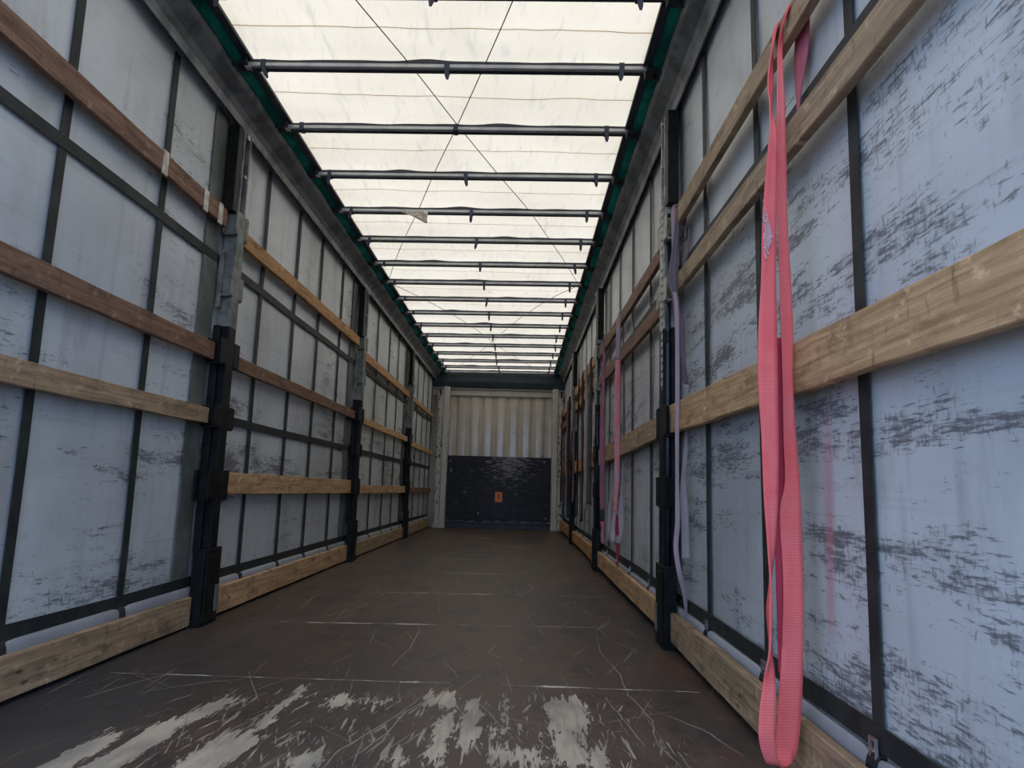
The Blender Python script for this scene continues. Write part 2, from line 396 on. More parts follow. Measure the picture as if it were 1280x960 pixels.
def ribbon(bm, rows, th=.003, sub=5, cols=4, cup=.0):
    rs = smooth_rows(rows, sub); grid = []
    for i, (a, b) in enumerate(rs):
        a0, b0 = rs[max(i - 1, 0)]; a1, b1 = rs[min(i + 1, len(rs) - 1)]
        t = ((a1 + b1) - (a0 + b0))
        n_ = (b - a).cross(t)
        n_ = n_.normalized() if n_.length > 1e-9 else Vector((0, -1, 0))
        row = []
        for sgn in (1, -1):
            for c in range(cols + 1):
                f = c / cols
                p = a.lerp(b, f) + n_ * (sgn * th / 2 + cup * (1 - (2 * f - 1) ** 2))
                row.append(bm.verts.new(p))
        grid.append(row)
    m = cols + 1
    for A, B in zip(grid, grid[1:]):
        for c in range(cols):
            bm.faces.new((A[c], A[c + 1], B[c + 1], B[c]))
            bm.faces.new((A[m + c + 1], A[m + c], B[m + c], B[m + c + 1]))
        bm.faces.new((A[0], B[0], B[m], A[m])); bm.faces.new((A[cols], A[2 * m - 1], B[2 * m - 1], B[cols]))
    for g in (grid[0], grid[-1]):
        for c in range(cols): bm.faces.new((g[c], g[c + 1], g[m + c + 1], g[m + c]))

# ------------------------------------------------------------------ the place
XL, XR = -1.692, .758          # inner faces of the boards
CL, CR = -1.755, .830          # curtains
Y0, Y1 = .45, 13.60
PL_Y = [.55, 3.85, 7.14, 10.47]     # posts on the left wall
PR_Y = [.55, 3.69, 6.97, 10.25]
BOWS = [2.87, 3.44, 4.09, 4.75, 5.41, 6.07, 6.76, 7.40, 8.08, 8.74, 9.42, 10.09, 10.77, 11.46, 12.13, 12.78, 13.33]

# yard outside
bm = bmesh.new(); v = [bm.verts.new(p) for p in ((-60, -60, -1.25), (60, -60, -1.25), (60, 60, -1.25), (-60, 60, -1.25))]; bm.faces.new(v)
struct(finish('ground', bm, 'asphalt'), 'asphalt yard around the trailer')

# floor: plywood sheets, one mesh
bm = bmesh.new(); box(bm, (CL - .02, Y0, -.04), (CR + .02, Y1 + .1, 0))
floor = struct(finish('floor', bm, 'floor'), 'worn dark brown plywood floor with scratches and bare patches')
# sheet joints and deep scratches of the floor
def strip(bm, pts, wd, z=.0009):
    P = [Vector((p[0], p[1], z)) for p in pts]; prev = None
    for i, p in enumerate(P):
        t = (P[min(i + 1, len(P) - 1)] - P[max(i - 1, 0)]).normalized(); s = Vector((-t.y, t.x, 0))
        k = wd * (.35 + .65 * math.sin(math.pi * (i + .5) / len(P))) * random.uniform(.6, 1.25) / 2
        cur = (bm.verts.new(p + s * k), bm.verts.new(p - s * k))
        if prev: bm.faces.new((prev[0], cur[0], cur[1], prev[1]))
        prev = cur
def line(a, b, n_, j=.0):
    return [(a[0] + (b[0] - a[0]) * i / n_ + random.uniform(-j, j), a[1] + (b[1] - a[1]) * i / n_ + random.uniform(-j, j)) for i in range(n_ + 1)]
bm = bmesh.new()
seams = [((-1.60, 2.868), (-.45, 2.872), .007), ((-.45, 2.872), (-.25, 2.874), .020), ((-.05, 2.872), (.30, 2.870), .014), ((.25, 2.868), (.72, 2.862), .008),
         ((-1.30, 3.975), (-.16, 4.055), .015), ((-.16, 4.055), (.52, 4.10), .005), ((-.95, 5.165), (.05, 5.215), .014), ((.25, 5.225), (.70, 5.25), .009),
         ((-.75, 6.40), (.0, 6.44), .012), ((-1.0, 7.62), (-.3, 7.65), .008), ((-.8, 8.8), (.3, 8.85), .006), ((-1.0, 10.9), (-.1, 10.93), .02)]
for a, b, wd in seams: strip(bm, line(a, b, 26, .003), wd * 1.7)
finish('sheet_joint', bm, 'pale_seam', floor)
bm = bmesh.new()
hand = [[(.43, 3.9), (.405, 3.5), (.44, 3.1), (.43, 2.8), (.47, 2.5), (.44, 2.3), (.48, 2.05)], [(-.95, 4.9), (-.98, 4.5), (-1.15, 4.1), (-1.5, 3.9)],
        [(-.30, 6.9), (-.42, 6.2), (-.62, 5.4), (-.80, 4.6), (-1.05, 4.05)], [(.05, 6.2), (.12, 5.6), (.02, 5.1)], [(-.52, 3.86), (-.50, 3.45), (-.53, 3.1)],
        [(-1.38, 4.9), (-1.33, 4.4)], [(.15, 4.95), (.28, 4.80), (.40, 4.95), (.42, 5.1)], [(-.24, 2.86), (-.37, 2.5), (-.41, 2.1)], [(-.32, 2.75), (-.40, 2.45), (-.50, 2.15), (-.52, 1.98)],
        [(-.97, 11.2), (-.75, 12.0), (-.62, 12.5)], [(-.35, 12.5), (-.22, 11.8), (-.12, 11.1)], [(.34, 2.75), (.37, 2.5), (.40, 2.25)], [(.50, 2.6), (.62, 2.42), (.68, 2.2)],
        [(.62, 3.45), (.52, 3.7), (.35, 3.9)], [(-1.35, 2.62), (-1.18, 2.78), (-1.05, 2.84)], [(-.1, 3.6), (-.13, 3.4), (-.05, 3.3)]]
for h in hand:
    pts = []
    for a, b in zip(h, h[1:]): pts += line(a, b, 6, .004)
    strip(bm, pts, .007)
for i in range(80):
    y = random.uniform(2.0, 8.5) if i < 90 else random.uniform(3, 5); x = random.uniform(-1.4, .65)
    a = random.choice([random.gauss(0, .12), random.gauss(-.3, .1), random.gauss(.3, .15), random.uniform(-1.5, 1.5)]); l = random.uniform(.05, .45)
    strip(bm, line((x, y), (x + math.sin(a) * l, y + math.cos(a) * l), 8, .003), random.uniform(.002, .005))
finish('scratches', bm, 'scratch', floor)

# side curtains
def curtain(name, X, sgn, mat):
    bm = bmesh.new(); ny, nz = 220, 40; g = []
    for i in range(ny + 1):
        y = Y0 - .05 + (Y1 + .15 - Y0) * i / ny; row = []
        for j in range(nz + 1):
            z = -.06 + 3.05 * j / nz
            d = .006 * noise.noise((y * 1.3, z * .8, X)) + .004 * noise.noise((y * 5, z * .5, 3 + X))
            row.append(bm.verts.new((X - sgn * d, y, z)))
        g.append(row)
    for i in range(ny):
        for j in range(nz): bm.faces.new((g[i][j], g[i + 1][j], g[i + 1][j + 1], g[i][j + 1]))
    return struct(finish(name, bm, mat, smooth=True))
wl = curtain('wall_left', CL, -1, 'curtain_left'); wl['label'] = 'grey plastic side curtain on the left'
wr = curtain('wall_right', CR, 1, 'curtain_right'); wr['label'] = 'grey scuffed plastic side curtain on the right'
def band_v(X, sgn, y, parent, w_=.048, lean=0.0, mat='webbing', z0=.02, z1=2.84):
    bm = bmesh.new(); rows = []
    for j in range(29):
        z = z0 + (z1 - z0) * j / 28
        yy = y + lean * z + .010 * noise.noise((y * 3, z * 1.3, X)); x = X - sgn * .012
        rows.append(((x, yy - w_ / 2, z), (x, yy + w_ / 2, z)))
    ribbon(bm, rows, .004, 1, 1)
    finish('webbing_strip', bm, mat, parent)
def band_h(X, sgn, z, parent, w_=.05, a=Y0, b=Y1 - .3):
    bm = bmesh.new(); rows = []
    for j in range(61):
        y = a + (b - a) * j / 60; zz = z + .008 * noise.noise((y * 1.1, z, X)); x = X - sgn * .015
        rows.append(((x, y, zz - w_ / 2), (x, y, zz + w_ / 2)))
    ribbon(bm, rows, .004, 1, 1)
    finish('webbing_strip', bm, 'webbing', parent)
for y in (1.70, 2.42, 3.14, 4.44, 5.11, 5.73, 6.43, 7.52, 8.14, 8.89, 9.56, 10.2, 10.86, 11.47, 12.13, 12.76, 13.32): band_v(CL, -1, y, wl)
for y in (3.70, 6.95, 10.35): band_v(CL, -1, y - .02, wl, .17, 0, 'webbing_wide')
for z in (2.00, 1.115): band_h(CL, -1, z, wl)
band_h(CL, -1, .225, wl, .055)
RB = (1.02, 1.67, 2.38, 3.08, 4.42, 5.16, 5.85, 6.5, 7.6, 8.3, 8.95, 9.6, 10.8, 11.5, 12.2, 12.8)
for y in RB: band_v(CR, 1, y, wr, .046, -.01 if y > 1.5 else 0)
for z in (1.925, 1.12): band_h(CR, 1, z, wr)
band_h(CR, 1, .235, wr, .055)

# tensioning tubes along the foot of both curtains, pinched at the webbing
def foot_tube(X, sgn, ys, label):
    bm = bmesh.new(); pts, rr = [], []
    for i in range(420):
        y = Y0 + (Y1 - .35 - Y0) * i / 419
        dist = min(abs(y - q) for q in ys); r = .034 - .010 * math.exp(-(dist / .035) ** 2)
        pts.append((X - sgn * .040, y, .115)); rr.append(r)
    tube(bm, pts, rr, 12)
    for v_ in bm.verts: v_.co.x = X - sgn * .018 + (v_.co.x - (X - sgn * .040)) * .42; v_.co.z = .160 + (v_.co.z - .115) * 1.25
    o = finish('curtain_tube', bm, 'tube_skin', None, True); tag(o, label, 'tube')
    for q in ys:
        bm = bmesh.new()
        ring = [(X - sgn * .018 + .0145 * math.cos(a), q, .160 + .040 * math.sin(a)) for a in [2 * math.pi * k / 16 for k in range(17)]]
        ribbon(bm, [((p[0], q - .022, p[2]), (p[0], q + .022, p[2])) for p in ring], .003, 1, 1)
        finish('webbing_loop', bm, 'webbing', o)
    return o
mottled('tube_skin', (.36, .38, .42), (.27, .28, .31), .42, 0, 3)
foot_tube(CL, -1, (1.70, 2.42, 3.14, 4.44, 5.11, 5.73, 6.43, 7.52, 8.14, 8.89, 9.56, 10.2, 10.86, 11.47, 12.13, 12.76), 'pale round tube hem along the foot of the left curtain')
ft = foot_tube(CR, 1, RB, 'pale round tube hem along the foot of the right curtain')
for q in RB[:8]:
    bm = bmesh.new(); x = CR - .022
    box(bm, (x - .006, q - .016, .185), (x, q - .010, .235)); box(bm, (x - .006, q + .010, .185), (x, q + .016, .235))
    box(bm, (x - .006, q - .010, .185), (x, q + .010, .192)); box(bm, (x - .006, q - .010, .228), (x, q + .010, .235))
    box(bm, (x - .010, q - .012, .207), (x - .004, q + .012, .213))
    finish('buckle', bm, 'buckle_metal', wr)

# roof side rails (structure of the trailer)
def rail(sgn, name):
    def X(a): return a if sgn < 0 else (-.460 * 2 - a) + 0.018
    bm = bmesh.new()
    prof = [(-1.700, 2.822), (-1.690, 2.818), (-1.688, 2.830), (-1.686, 2.868), (-1.664, 2.900), (-1.606, 2.944), (-1.590, 2.965), (-1.60, 3.03), (-1.80, 3.03), (-1.80, 2.99), (-1.79, 2.80), (-1.775, 2.80), (-1.765, 2.90), (-1.715, 2.90)]
    prism(bm, [(X(p[0]), p[1]) for p in prof], 'y', Y0, Y1)
    return struct(finish(name, bm, 'aluminium', bevel=.002))
tl = rail(-1, 'trim_1'); tl['label'] = 'grey roof side rail on the left'
tr_ = rail(1, 'trim_2'); tr_['label'] = 'grey roof side rail on the right'

# roof: translucent sheet with green folded borders and dark hems
def roof_z(x, y):
    z = 3.043
    # sag between bows
    for a, b in zip([Y0] + BOWS, BOWS + [Y1]):
        if a <= y <= b:
            f = (y - a) / (b - a); z += .012 - .028 * math.sin(math.pi * f) ** 1.0
            z -= .010 * math.exp(-((f - .5) * (b - a) / .02) ** 2); break
    z += .010 * noise.noise((x * 3, y * 1.2, 0)) + .005 * noise.noise((x * 9 + y * 3, y * 2, 5))
    return z
bm = bmesh.new(); g = []; nx = 70; ys = [Y0 + (Y1 - .05 - Y0) * i / 640 for i in range(641)]
XA, XB = -1.540, .638
for y in ys: g.append([bm.verts.new((XA + (XB - XA) * i / nx, y, roof_z(XA + (XB - XA) * i / nx, y))) for i in range(nx + 1)])
for A, B in zip(g, g[1:]):
    for i in range(nx): bm.faces.new((A[i], A[i + 1], B[i + 1], B[i]))
roof = struct(finish('ceiling', bm, 'roof', smooth=True), 'cream translucent roof sheet')
seamy = [(a + b) / 2 for a, b in zip(BOWS, BOWS[1:])]
bm = bmesh.new()
for y in seamy:
    rows = [((x, y - .0025, roof_z(x, y) - .003), (x, y + .0025, roof_z(x, y) - .003)) for x in [-1.5 + 2.1 * i / 40 for i in range(41)]]
    rows = [(Vector(a) + Vector((0, .003 * noise.noise((a[0] * 3, y, 1)), 0)), Vector(b) + Vector((0, .003 * noise.noise((a[0] * 3, y, 1)), 0))) for a, b in rows]
    ribbon(bm, rows, .001, 1, 1)
finish('sewn_seam', bm, 'roof_seam', roof)
for sgn in (-1, 1):
    mir = (lambda a: a) if sgn < 0 else (lambda a: -.902 - a)
    bm = bmesh.new(); g = []
    for i in range(400):
        y = Y0 + (Y1 - .06 - Y0) * i / 399
        ph = min(abs(y - b) for b in BOWS)
        puff = .026 * math.cos(min(ph, .33) / .33 * math.pi / 2) + .006 * noise.noise((y * 6, sgn, 0))
        prof = [(-1.640, 3.04), (-1.604, 3.000 - puff * .3), (-1.578, 2.990 - puff), (-1.553, 2.996 - puff), (-1.537, 3.01), (-1.535, 3.06)]
        g.append([bm.verts.new((mir(p[0]), y, p[1])) for p in prof])
    for A, B in zip(g, g[1:]):
        for k_ in range(5): bm.faces.new((A[k_], A[k_ + 1], B[k_ + 1], B[k_]))
    finish('green_border', bm, 'green_tarp', roof, True)['label'] = 'dark green folded tarpaulin border'
    bm = bmesh.new()
    box(bm, tuple(sorted((mir(-1.545), mir(-1.499)))[:1]) + (Y0, 3.000), (max(mir(-1.545), mir(-1.499)), Y1 - .06, 3.022))
    finish('dark_hem', bm, 'dark_hem', roof, bevel=.004)

# roof bows with hanging rubber tongues
def bow(i, y):
    zc = 2.988
    tilt = .009          # the sliding roof sits a touch crooked
    nth = ['nearest', 'second', 'third', 'fourth', 'fifth', 'sixth', 'seventh', 'eighth', 'ninth', 'tenth', 'eleventh', 'twelfth', 'thirteenth', 'fourteenth', 'fifteenth', 'sixteenth', 'seventeenth'][i]
    t = thing('roof_bow', f'grey metal roof bow crossing the ceiling, {nth} counted from the open rear' if i < 16 else 'grey metal roof bow right beside the front wall header', 'roof bow', (-.45, y, zc), 'roof bows under the cream sheet')
    def zz(x): return zc + tilt * (-(x + .45)) * -1
    bm = bmesh.new()
    prof = [(-.014, -.018), (.014, -.018), (.022, -.012), (.022, .008), (.015, .014), (-.015, .014), (-.022, .008), (-.022, -.012)]
    R = []
    for x in [-1.535 + 2.168 * k_ / 12 for k_ in range(13)]:
        R.append([bm.verts.new((x, y + p[0], zz(x) + p[1])) for p in prof])
    for A, B in zip(R, R[1:]):
        for k_ in range(8): bm.faces.new((A[k_], A[(k_ + 1) % 8], B[(k_ + 1) % 8], B[k_]))
    bm.faces.new(R[0]); bm.faces.new(R[-1][::-1])
    keep(finish('tube', bm, 'bow_metal', t))
    bm = bmesh.new(); A = [bm.verts.new((x, y + p, zz(x) + q)) for x in (-1.50, .598) for p, q in ((-.016, -.026), (.016, -.026), (.016, -.017), (-.016, -.017))]
    for f in ((0, 1, 5, 4), (1, 2, 6, 5), (2, 3, 7, 6), (3, 0, 4, 7), (3, 2, 1, 0), (4, 5, 6, 7)): bm.faces.new([A[q] for q in f])
    keep(finish('dark_strip', bm, 'dark_hem', t))  # dark strip along the underside of the bow
    # pocket hem of the sheet that wraps the top of the bow, puckered
    bm = bmesh.new(); R = []
    for k_ in range(61):
        x = -1.50 + 2.10 * k_ / 60
        d = .006 * noise.noise((x * 5, y * 3, 2)) + (.010 * math.exp(-((x + .93 - .37 * (i % 3)) / .10) ** 2))
        R.append([bm.verts.new((x, y + a, zz(x) + b)) for a, b in ((-.024, .008), (-.026, .020 + d), (0, .034 + d), (.026, .020), (.024, .008))])
    for A, B in zip(R, R[1:]):
        for k_ in range(4): bm.faces.new((A[k_], A[k_ + 1], B[k_ + 1], B[k_]))
    keep(finish('sheet_pocket', bm, 'dark_hem', t, True))
    for x in (-1.430, -.457, .488):
        x += random.uniform(-.008, .008)
        hang = random.uniform(.060, .085)
        if i == 2 and x < -1: hang = .012
        if i == 2 and -.6 < x < 0: hang = .006
        if i in (6, 7, 8, 9) and x < -1: hang = .02
        ln = random.uniform(-.012, .012) + (.03 if (x < -1 and i == 1) else 0)
        bm = bmesh.new()
        box(bm, (x - .014, y - .0265, zz(x) - .027), (x + .014, y + .0265, zz(x) + .024))
        rows = []
        for k_ in range(7):
            f = k_ / 6; ww = .0125 * (1 - .55 * max(0, f - .7) / .3)
            rows.append(((x - ww + ln * f, y - .0285 - .004 * f, zz(x) - .020 - hang * f), (x + ww + ln * f, y - .0285 - .004 * f, zz(x) - .020 - hang * f)))
        ribbon(bm, rows, .006, 1, 2)
        keep(finish('rubber_tongue', bm, 'blue_rubber', t, bevel=.0015))
    for x, s_ in ((-1.545, -1), (.643, 1)):   # roller carriages at both ends
        bm = bmesh.new(); box(bm, (x - .03, y - .045, 2.966), (x + .03, y + .045, 3.012)); tube(bm, [(x + s_ * .02, y - .03, 2.972), (x + s_ * .05, y - .03, 2.972)], .014, 10); tube(bm, [(x + s_ * .02, y + .03, 2.972), (x + s_ * .05, y + .03, 2.972)], .014, 10)
        keep(finish('carriage', bm, 'dark_seal', t, bevel=.003))
    return t
for i, y in enumerate(BOWS): bow(i, y)
# extra tongue on the nearest bow
# crossing cables under the sheet
def cable(pts, label):
    bm = bmesh.new(); rows = smooth_rows([(p, p) for p in pts], 6)
    tube(bm, [a for a, b in rows], .0030, 6)
    tag(finish('roof_cable', bm, 'cable', None, True), label, 'cable', 'cables crossing under the roof')
ZC = 3.008
cable([(-.96, 2.55, ZC), (-.833, 2.94, ZC), (-.645, 3.47, ZC), (-.450, 4.075, ZC), (-.205, 4.79, ZC), (.016, 5.41, ZC), (.236, 6.15, ZC), (.41, 6.76, ZC), (.57, 7.36, ZC - .01)], 'thin dark roof cable running from near left to far right in the first crossing')
cable([(.02, 2.55, ZC + .006), (-.085, 2.92, ZC + .006), (-.24, 3.42, ZC + .006), (-.450, 4.075, ZC + .006), (-.68, 4.76, ZC + .006), (-.90, 5.46, ZC + .006), (-1.13, 6.15, ZC + .006), (-1.33, 6.8, ZC + .006), (-1.50, 7.38, ZC - .01)], 'thin dark roof cable running from near right to far left in the first crossing')
cable([(-1.52, 7.45, ZC - .02), (-1.25, 8.05, ZC - .02), (-.99, 8.76, ZC - .01), (-.72, 9.6, ZC - .01), (-.48, 10.6, ZC), (-.15, 11.8, ZC), (.3, 13.1, ZC)], 'thin dark roof cable running from the left rail to far right in the second crossing')
cable([(.58, 7.45, ZC - .01), (.3, 8.05, ZC), (-.006, 8.876, ZC), (-.25, 9.7, ZC + .006), (-.48, 10.6, ZC + .006), (-.85, 11.8, ZC + .006), (-1.29, 13.1, ZC + .006)], 'thin dark roof cable running from the right rail to far left in the second crossing')
bm = bmesh.new()
ribbon(bm, [((-1.03, 5.375, 2.972), (-1.03, 5.375, 2.962)), ((-.93, 5.370, 2.972), (-.93, 5.374, 2.925)), ((-.86, 5.368, 2.972), (-.86, 5.365, 2.885)), ((-.805, 5.372, 2.972), (-.81, 5.378, 2.868))], .001, 6, 5)
for v_ in bm.verts: v_.co.y += .006 * noise.noise((v_.co.x * 40, v_.co.z * 40, 0))
tag(finish('plastic_scrap', bm, 'tape_scrap', None, True), 'torn beige scrap of plastic dangling from a roof bow left of centre', 'plastic scrap')

# ------------------------------------------------------------------ front wall
bm = bmesh.new(); prof = []
x = CL; yb = 13.585
pts = [(CL, yb)]
x = -1.405; per = 2.008 / 8
pts.append((x, yb))
for i in range(8):
    a = -1.405 + per * (i + .5)
    pts += [(a + u * per, yb + .034 * math.exp(-((u * per + .01) / .036) ** 2)) for u in [-.5 + (q + .5) / 20 for q in range(20)]]
pts += [(.603, yb), (CR, yb)]
V = [[bm.verts.new((p[0], p[1], z)) for p in pts] for z in (-.03, 1.0, 2.0, 2.60)]
for A, B in zip(V, V[1:]):
    for i in range(len(pts) - 1): bm.faces.new((A[i], A[i + 1], B[i + 1], B[i]))
wf = struct(finish('wall_front', bm, 'cream_panel', smooth=True), 'cream corrugated metal front wall')
bm = bmesh.new(); box(bm, (CL, 13.53, 2.545), (CR, 13.585, 2.650)); box(bm, (CL, 13.50, 2.655), (CR, 13.60, 2.700))
o = finish('head_rail', bm, 'column_paint', wf, bevel=.004)
bm = bmesh.new(); box(bm, (CL, 13.545, 2.648), (CR, 13.60, 2.657)); finish('groove', bm, 'dark_seal', wf)
# roof header box above it
bm = bmesh.new(); prism(bm, [(13.40, 2.80), (13.43, 2.70), (13.62, 2.70), (13.62, 3.06), (13.44, 3.06), (13.40, 2.92)], 'x', CL, CR)
struct(finish('trim_3', bm, 'header_paint', bevel=.006), 'dark roof header above the front wall')
# unseen backing added so that no light leaks past the front wall
bm = bmesh.new(); box(bm, (CL - .03, 13.64, -.05), (CR + .03, 13.67, 3.06)); finish('light_backing', bm, 'column_paint', wf)
for sgn in (-1, 1):
    mir = (lambda a: a) if sgn < 0 else (lambda a: -.820 - a - .0)
    t = thing('corner_post', 'white painted corner post with black scuffed edge, ' + ('left' if sgn < 0 else 'right') + ' of the corrugated front wall', 'corner post', (mir(-1.5), 13.4, 0), 'white corner posts of the front wall')
    bm = bmesh.new()
    pr = [(-1.405, 13.30), (-1.405, 13.495), (-1.52, 13.495), (-1.52, 13.30), (-1.505, 13.285), (-1.42, 13.285)]
    prism(bm, [(mir(a), b) for a, b in pr], 'z', 0, 2.68); keep(finish('face', bm, 'column_paint', t, bevel=.004))
    bm = bmesh.new()
    pr = [(-1.52, 13.315), (-1.52, 13.495), (-1.63, 13.495), (-1.63, 13.33), (-1.60, 13.315)]
    prism(bm, [(mir(a), b) for a, b in pr], 'z', .02, 2.62); keep(finish('scuffed_edge', bm, 'column_edge', t, bevel=.003))
    bm = bmesh.new()
    prism(bm, [(mir(a), b) for a, b in [(-1.40, 13.27), (-1.40, 13.30), (-1.62, 13.32), (-1.64, 13.30), (-1.53, 13.27)]], 'z', 0, .045)
    keep(finish('foot', bm, 'column_paint', t, bevel=.003))
    bm = bmesh.new(); a = mir(-1.412)
    for k_ in range(10):
        z = .3 + .24 * k_; tube(bm, [(a, 13.287, z), (a, 13.280, z)], .009, 8)
    keep(finish('rivets', bm, 'dark_seal', t))
    # hooks above on the post
    bm = bmesh.new(); hx = mir(-1.575); box(bm, (hx - .014, 13.29, 2.50), (hx + .014, 13.315, 2.62)); box(bm, (hx - .02, 13.285, 2.57), (hx + .02, 13.30, 2.62))
    keep(finish('latch_plate', bm, 'dark_seal', t))
# black plywood panel leaning on the front wall
t = thing('plywood_panel', 'scuffed black plywood board covering the lower front wall, small orange label on it', 'panel', (-.41, 13.4, .10))
bm = bmesh.new(); box(bm, (-1.400, 13.42, .150), (.580, 13.45, 1.362)); keep(finish('board', bm, 'black_ply', t, bevel=.003))
bm = bmesh.new(); box(bm, (-.470, 13.4165, .505), (-.335, 13.4195, .690)); keep(finish('orange_label', bm, 'orange_label', t))['label'] = 'orange paper label'
bm = bmesh.new(); box(bm, (-.425, 13.4150, .600), (-.385, 13.4165, .655)); box(bm, (-.415, 13.4150, .560), (-.380, 13.4165, .595))
mottled('label_mark', (.32, .05, .025), (.40, .08, .03), .6); keep(finish('label_mark', bm, 'label_mark', t))
bm = bmesh.new()
for x, z in ((-1.35, 1.26), (-1.33, 1.10), (-1.33, 1.06), (-.78, .28), (-.47, .97), (.45, 1.28), (.5, .22)): tube(bm, [(x, 13.421, z), (x, 13.414, z)], .014, 10)
keep(finish('screws', bm, 'grommet', t))
bm = bmesh.new(); box(bm, (-1.403, 13.40, 0), (.575, 13.58, .118)); tube(bm, [(-1.39, 13.395, .10), (.57, 13.395, .10)], .012, 8)
tag(finish('kick_plate', bm, 'kick', bevel=.004), 'low glossy dark blue kick plate on the floor under the black plywood board', 'kick plate')

# ------------------------------------------------------------------ boards
def plank(side, y0, y1, z0a, z1a, z0b, z1b, mat, label, group, th=.027, dx=0.0, bow_=.0):
    sgn = -1 if side == 'L' else 1
    xi = (XL if side == 'L' else XR) + dx * -sgn; xo = xi + sgn * th
    bm = bmesh.new(); n_ = 26; R = []
    for i in range(n_ + 1):
        f = i / n_; y = y0 + (y1 - y0) * f
        w1 = .004 * noise.noise((y * 2.2, z0a * 7, sgn)) + .0025 * noise.noise((y * 11, z0a * 3, sgn))
        w2 = .004 * noise.noise((y * 2.0, z0a * 7 + 9, sgn)) + .0025 * noise.noise((y * 12, z0a * 3 + 9, sgn))
        s = -bow_ * math.sin(math.pi * f); xb = .003 * noise.noise((y, z0a, 4))
        a, b = z0a + (z0b - z0a) * f + s + w1, z1a + (z1b - z1a) * f + s + w2
        R.append([bm.verts.new(p) for p in ((xi + xb, y, a + .003), (xi + xb + sgn * .003, y, a), (xo + xb, y, a), (xo + xb, y, b), (xi + xb + sgn * .003, y, b), (xi + xb, y, b - .003))])
    for A, B in zip(R, R[1:]):
        for k_ in range(6): bm.faces.new((A[k_], A[(k_ + 1) % 6], B[(k_ + 1) % 6], B[k_]))
    bm.faces.new(R[0]); bm.faces.new(R[-1][::-1])
    o = finish('side_board', bm, mat)
    return tag(o, label, 'board', group)
BAYN = ['nearest', 'second', 'third', 'farthest']
gL, gR = 'wooden boards of the left wall', 'wooden boards of the right wall'
LB = {0: [('wood_brown', 'reddish brown worn plank', 'uppermost', 2.145, 2.250, 2.175, 2.272), ('wood_brown', 'reddish brown plank', 'second from top', 1.405, 1.507, 1.415, 1.508),
          ('wood_grey', 'grey-tan plank with knots', 'third from top', 1.057, 1.150, 1.063, 1.150), ('wood_grey', 'thick tan plank', 'lowest, just above the floor', .026, .163, .014, .160)],
      1: [('wood_orange', 'orange-tan plank', 'uppermost', 2.152, 2.246, 2.170, 2.266), ('wood_brown', 'brown plank', 'second from top', 1.410, 1.494, 1.417, 1.497),
          ('wood_tan', 'broad tan plank', 'third from top', .686, .812, .672, .802), ('wood_tan', 'tan plank', 'lowest, just above the floor', .018, .165, .018, .165)],
      2: [('wood_orange', 'orange-tan plank', 'uppermost', 2.080, 2.175, 2.072, 2.155), ('wood_tan', 'tan plank', 'second from top', 1.402, 1.478, 1.408, 1.484),
          ('wood_tan', 'tan plank', 'third from top', .668, .757, .658, .752), ('wood_grey', 'grey-tan plank', 'lowest, just above the floor', .018, .160, .018, .160)],
      3: [('wood_orange', 'orange-tan plank', 'uppermost', 2.062, 2.145, 2.061, 2.122), ('wood_tan', 'tan plank', 'second from top', 1.368, 1.446, 1.360, 1.436),
          ('wood_brown', 'brown plank', 'third from top', .655, .740, .640, .731), ('wood_grey', 'dull grey plank', 'lowest, just above the floor', .018, .160, .018, .160)]}
gapL = [(.70, 3.725), (3.975, 7.02), (7.27, 10.35), (10.60, 13.30)]
for b in range(4):
    for (m, what, lvl, a0, a1, b0, b1) in LB[b]:
        y0, y1 = gapL[b]
        plank('L', y0, y1, a0, a1, b0, b1, m, f'{what} on the left wall, {BAYN[b]} bay, {lvl}', gL)
first = bpy.data.objects['side_board']
for y in (3.036, 3.461, 3.639):
    bm = bmesh.new()
    for (p0, p1) in (((XL - .001, y - .022, 2.160), (XL + .0045, y + .022, 2.276)),): box(bm, p0, p1)
    finish('tape_band', bm, 'tape_scrap', first)
RBD = {0: [('wood_grey', 'weathered grey-brown plank', 'uppermost', 2.105, 2.200, 2.110, 2.205), ('wood_grey', 'weathered knotty plank', 'second from top', 1.742, 1.846, 1.770, 1.851),
           ('wood_tan', 'broad light tan plank', 'third from top', 1.036, 1.176, 1.066, 1.208), ('wood_grey', 'thick grey-tan plank', 'lowest, just above the floor', .015, .168, .040, .182)],
       1: [('wood_brown', 'brown plank', 'uppermost', 2.062, 2.146, 2.075, 2.185), ('wood_brown', 'brown plank', 'second from top', 1.742, 1.833, 1.790, 1.900),
           ('wood_grey', 'grey-tan plank', 'third from top', 1.065, 1.187, 1.010, 1.165), ('wood_tan', 'tan plank', 'lowest, just above the floor', .050, .180, .050, .190)],
       2: [('wood_orange', 'orange-brown plank', 'uppermost', 2.09, 2.20, 2.10, 2.21), ('wood_orange', 'orange-brown plank', 'second from top', 1.86, 1.96, 1.88, 1.98),
           ('wood_orange', 'orange-tan plank', 'third from top', 1.010, 1.165, 1.005, 1.17), ('wood_orange', 'orange-tan plank', 'lowest, just above the floor', .050, .190, .050, .190)],
       3: [('wood_orange', 'orange-brown plank', 'uppermost', 2.10, 2.20, 2.09, 2.19), ('wood_brown', 'brown plank', 'second from top', 1.86, 1.95, 1.86, 1.95),
           ('wood_orange', 'orange-tan plank', 'third from top', 1.00, 1.14, .99, 1.09), ('wood_orange', 'orange-tan plank', 'lowest, just above the floor', .050, .190, .050, .190)]}
gapR = [(.70, 3.565), (3.815, 6.85), (7.10, 10.13), (10.38, 13.30)]
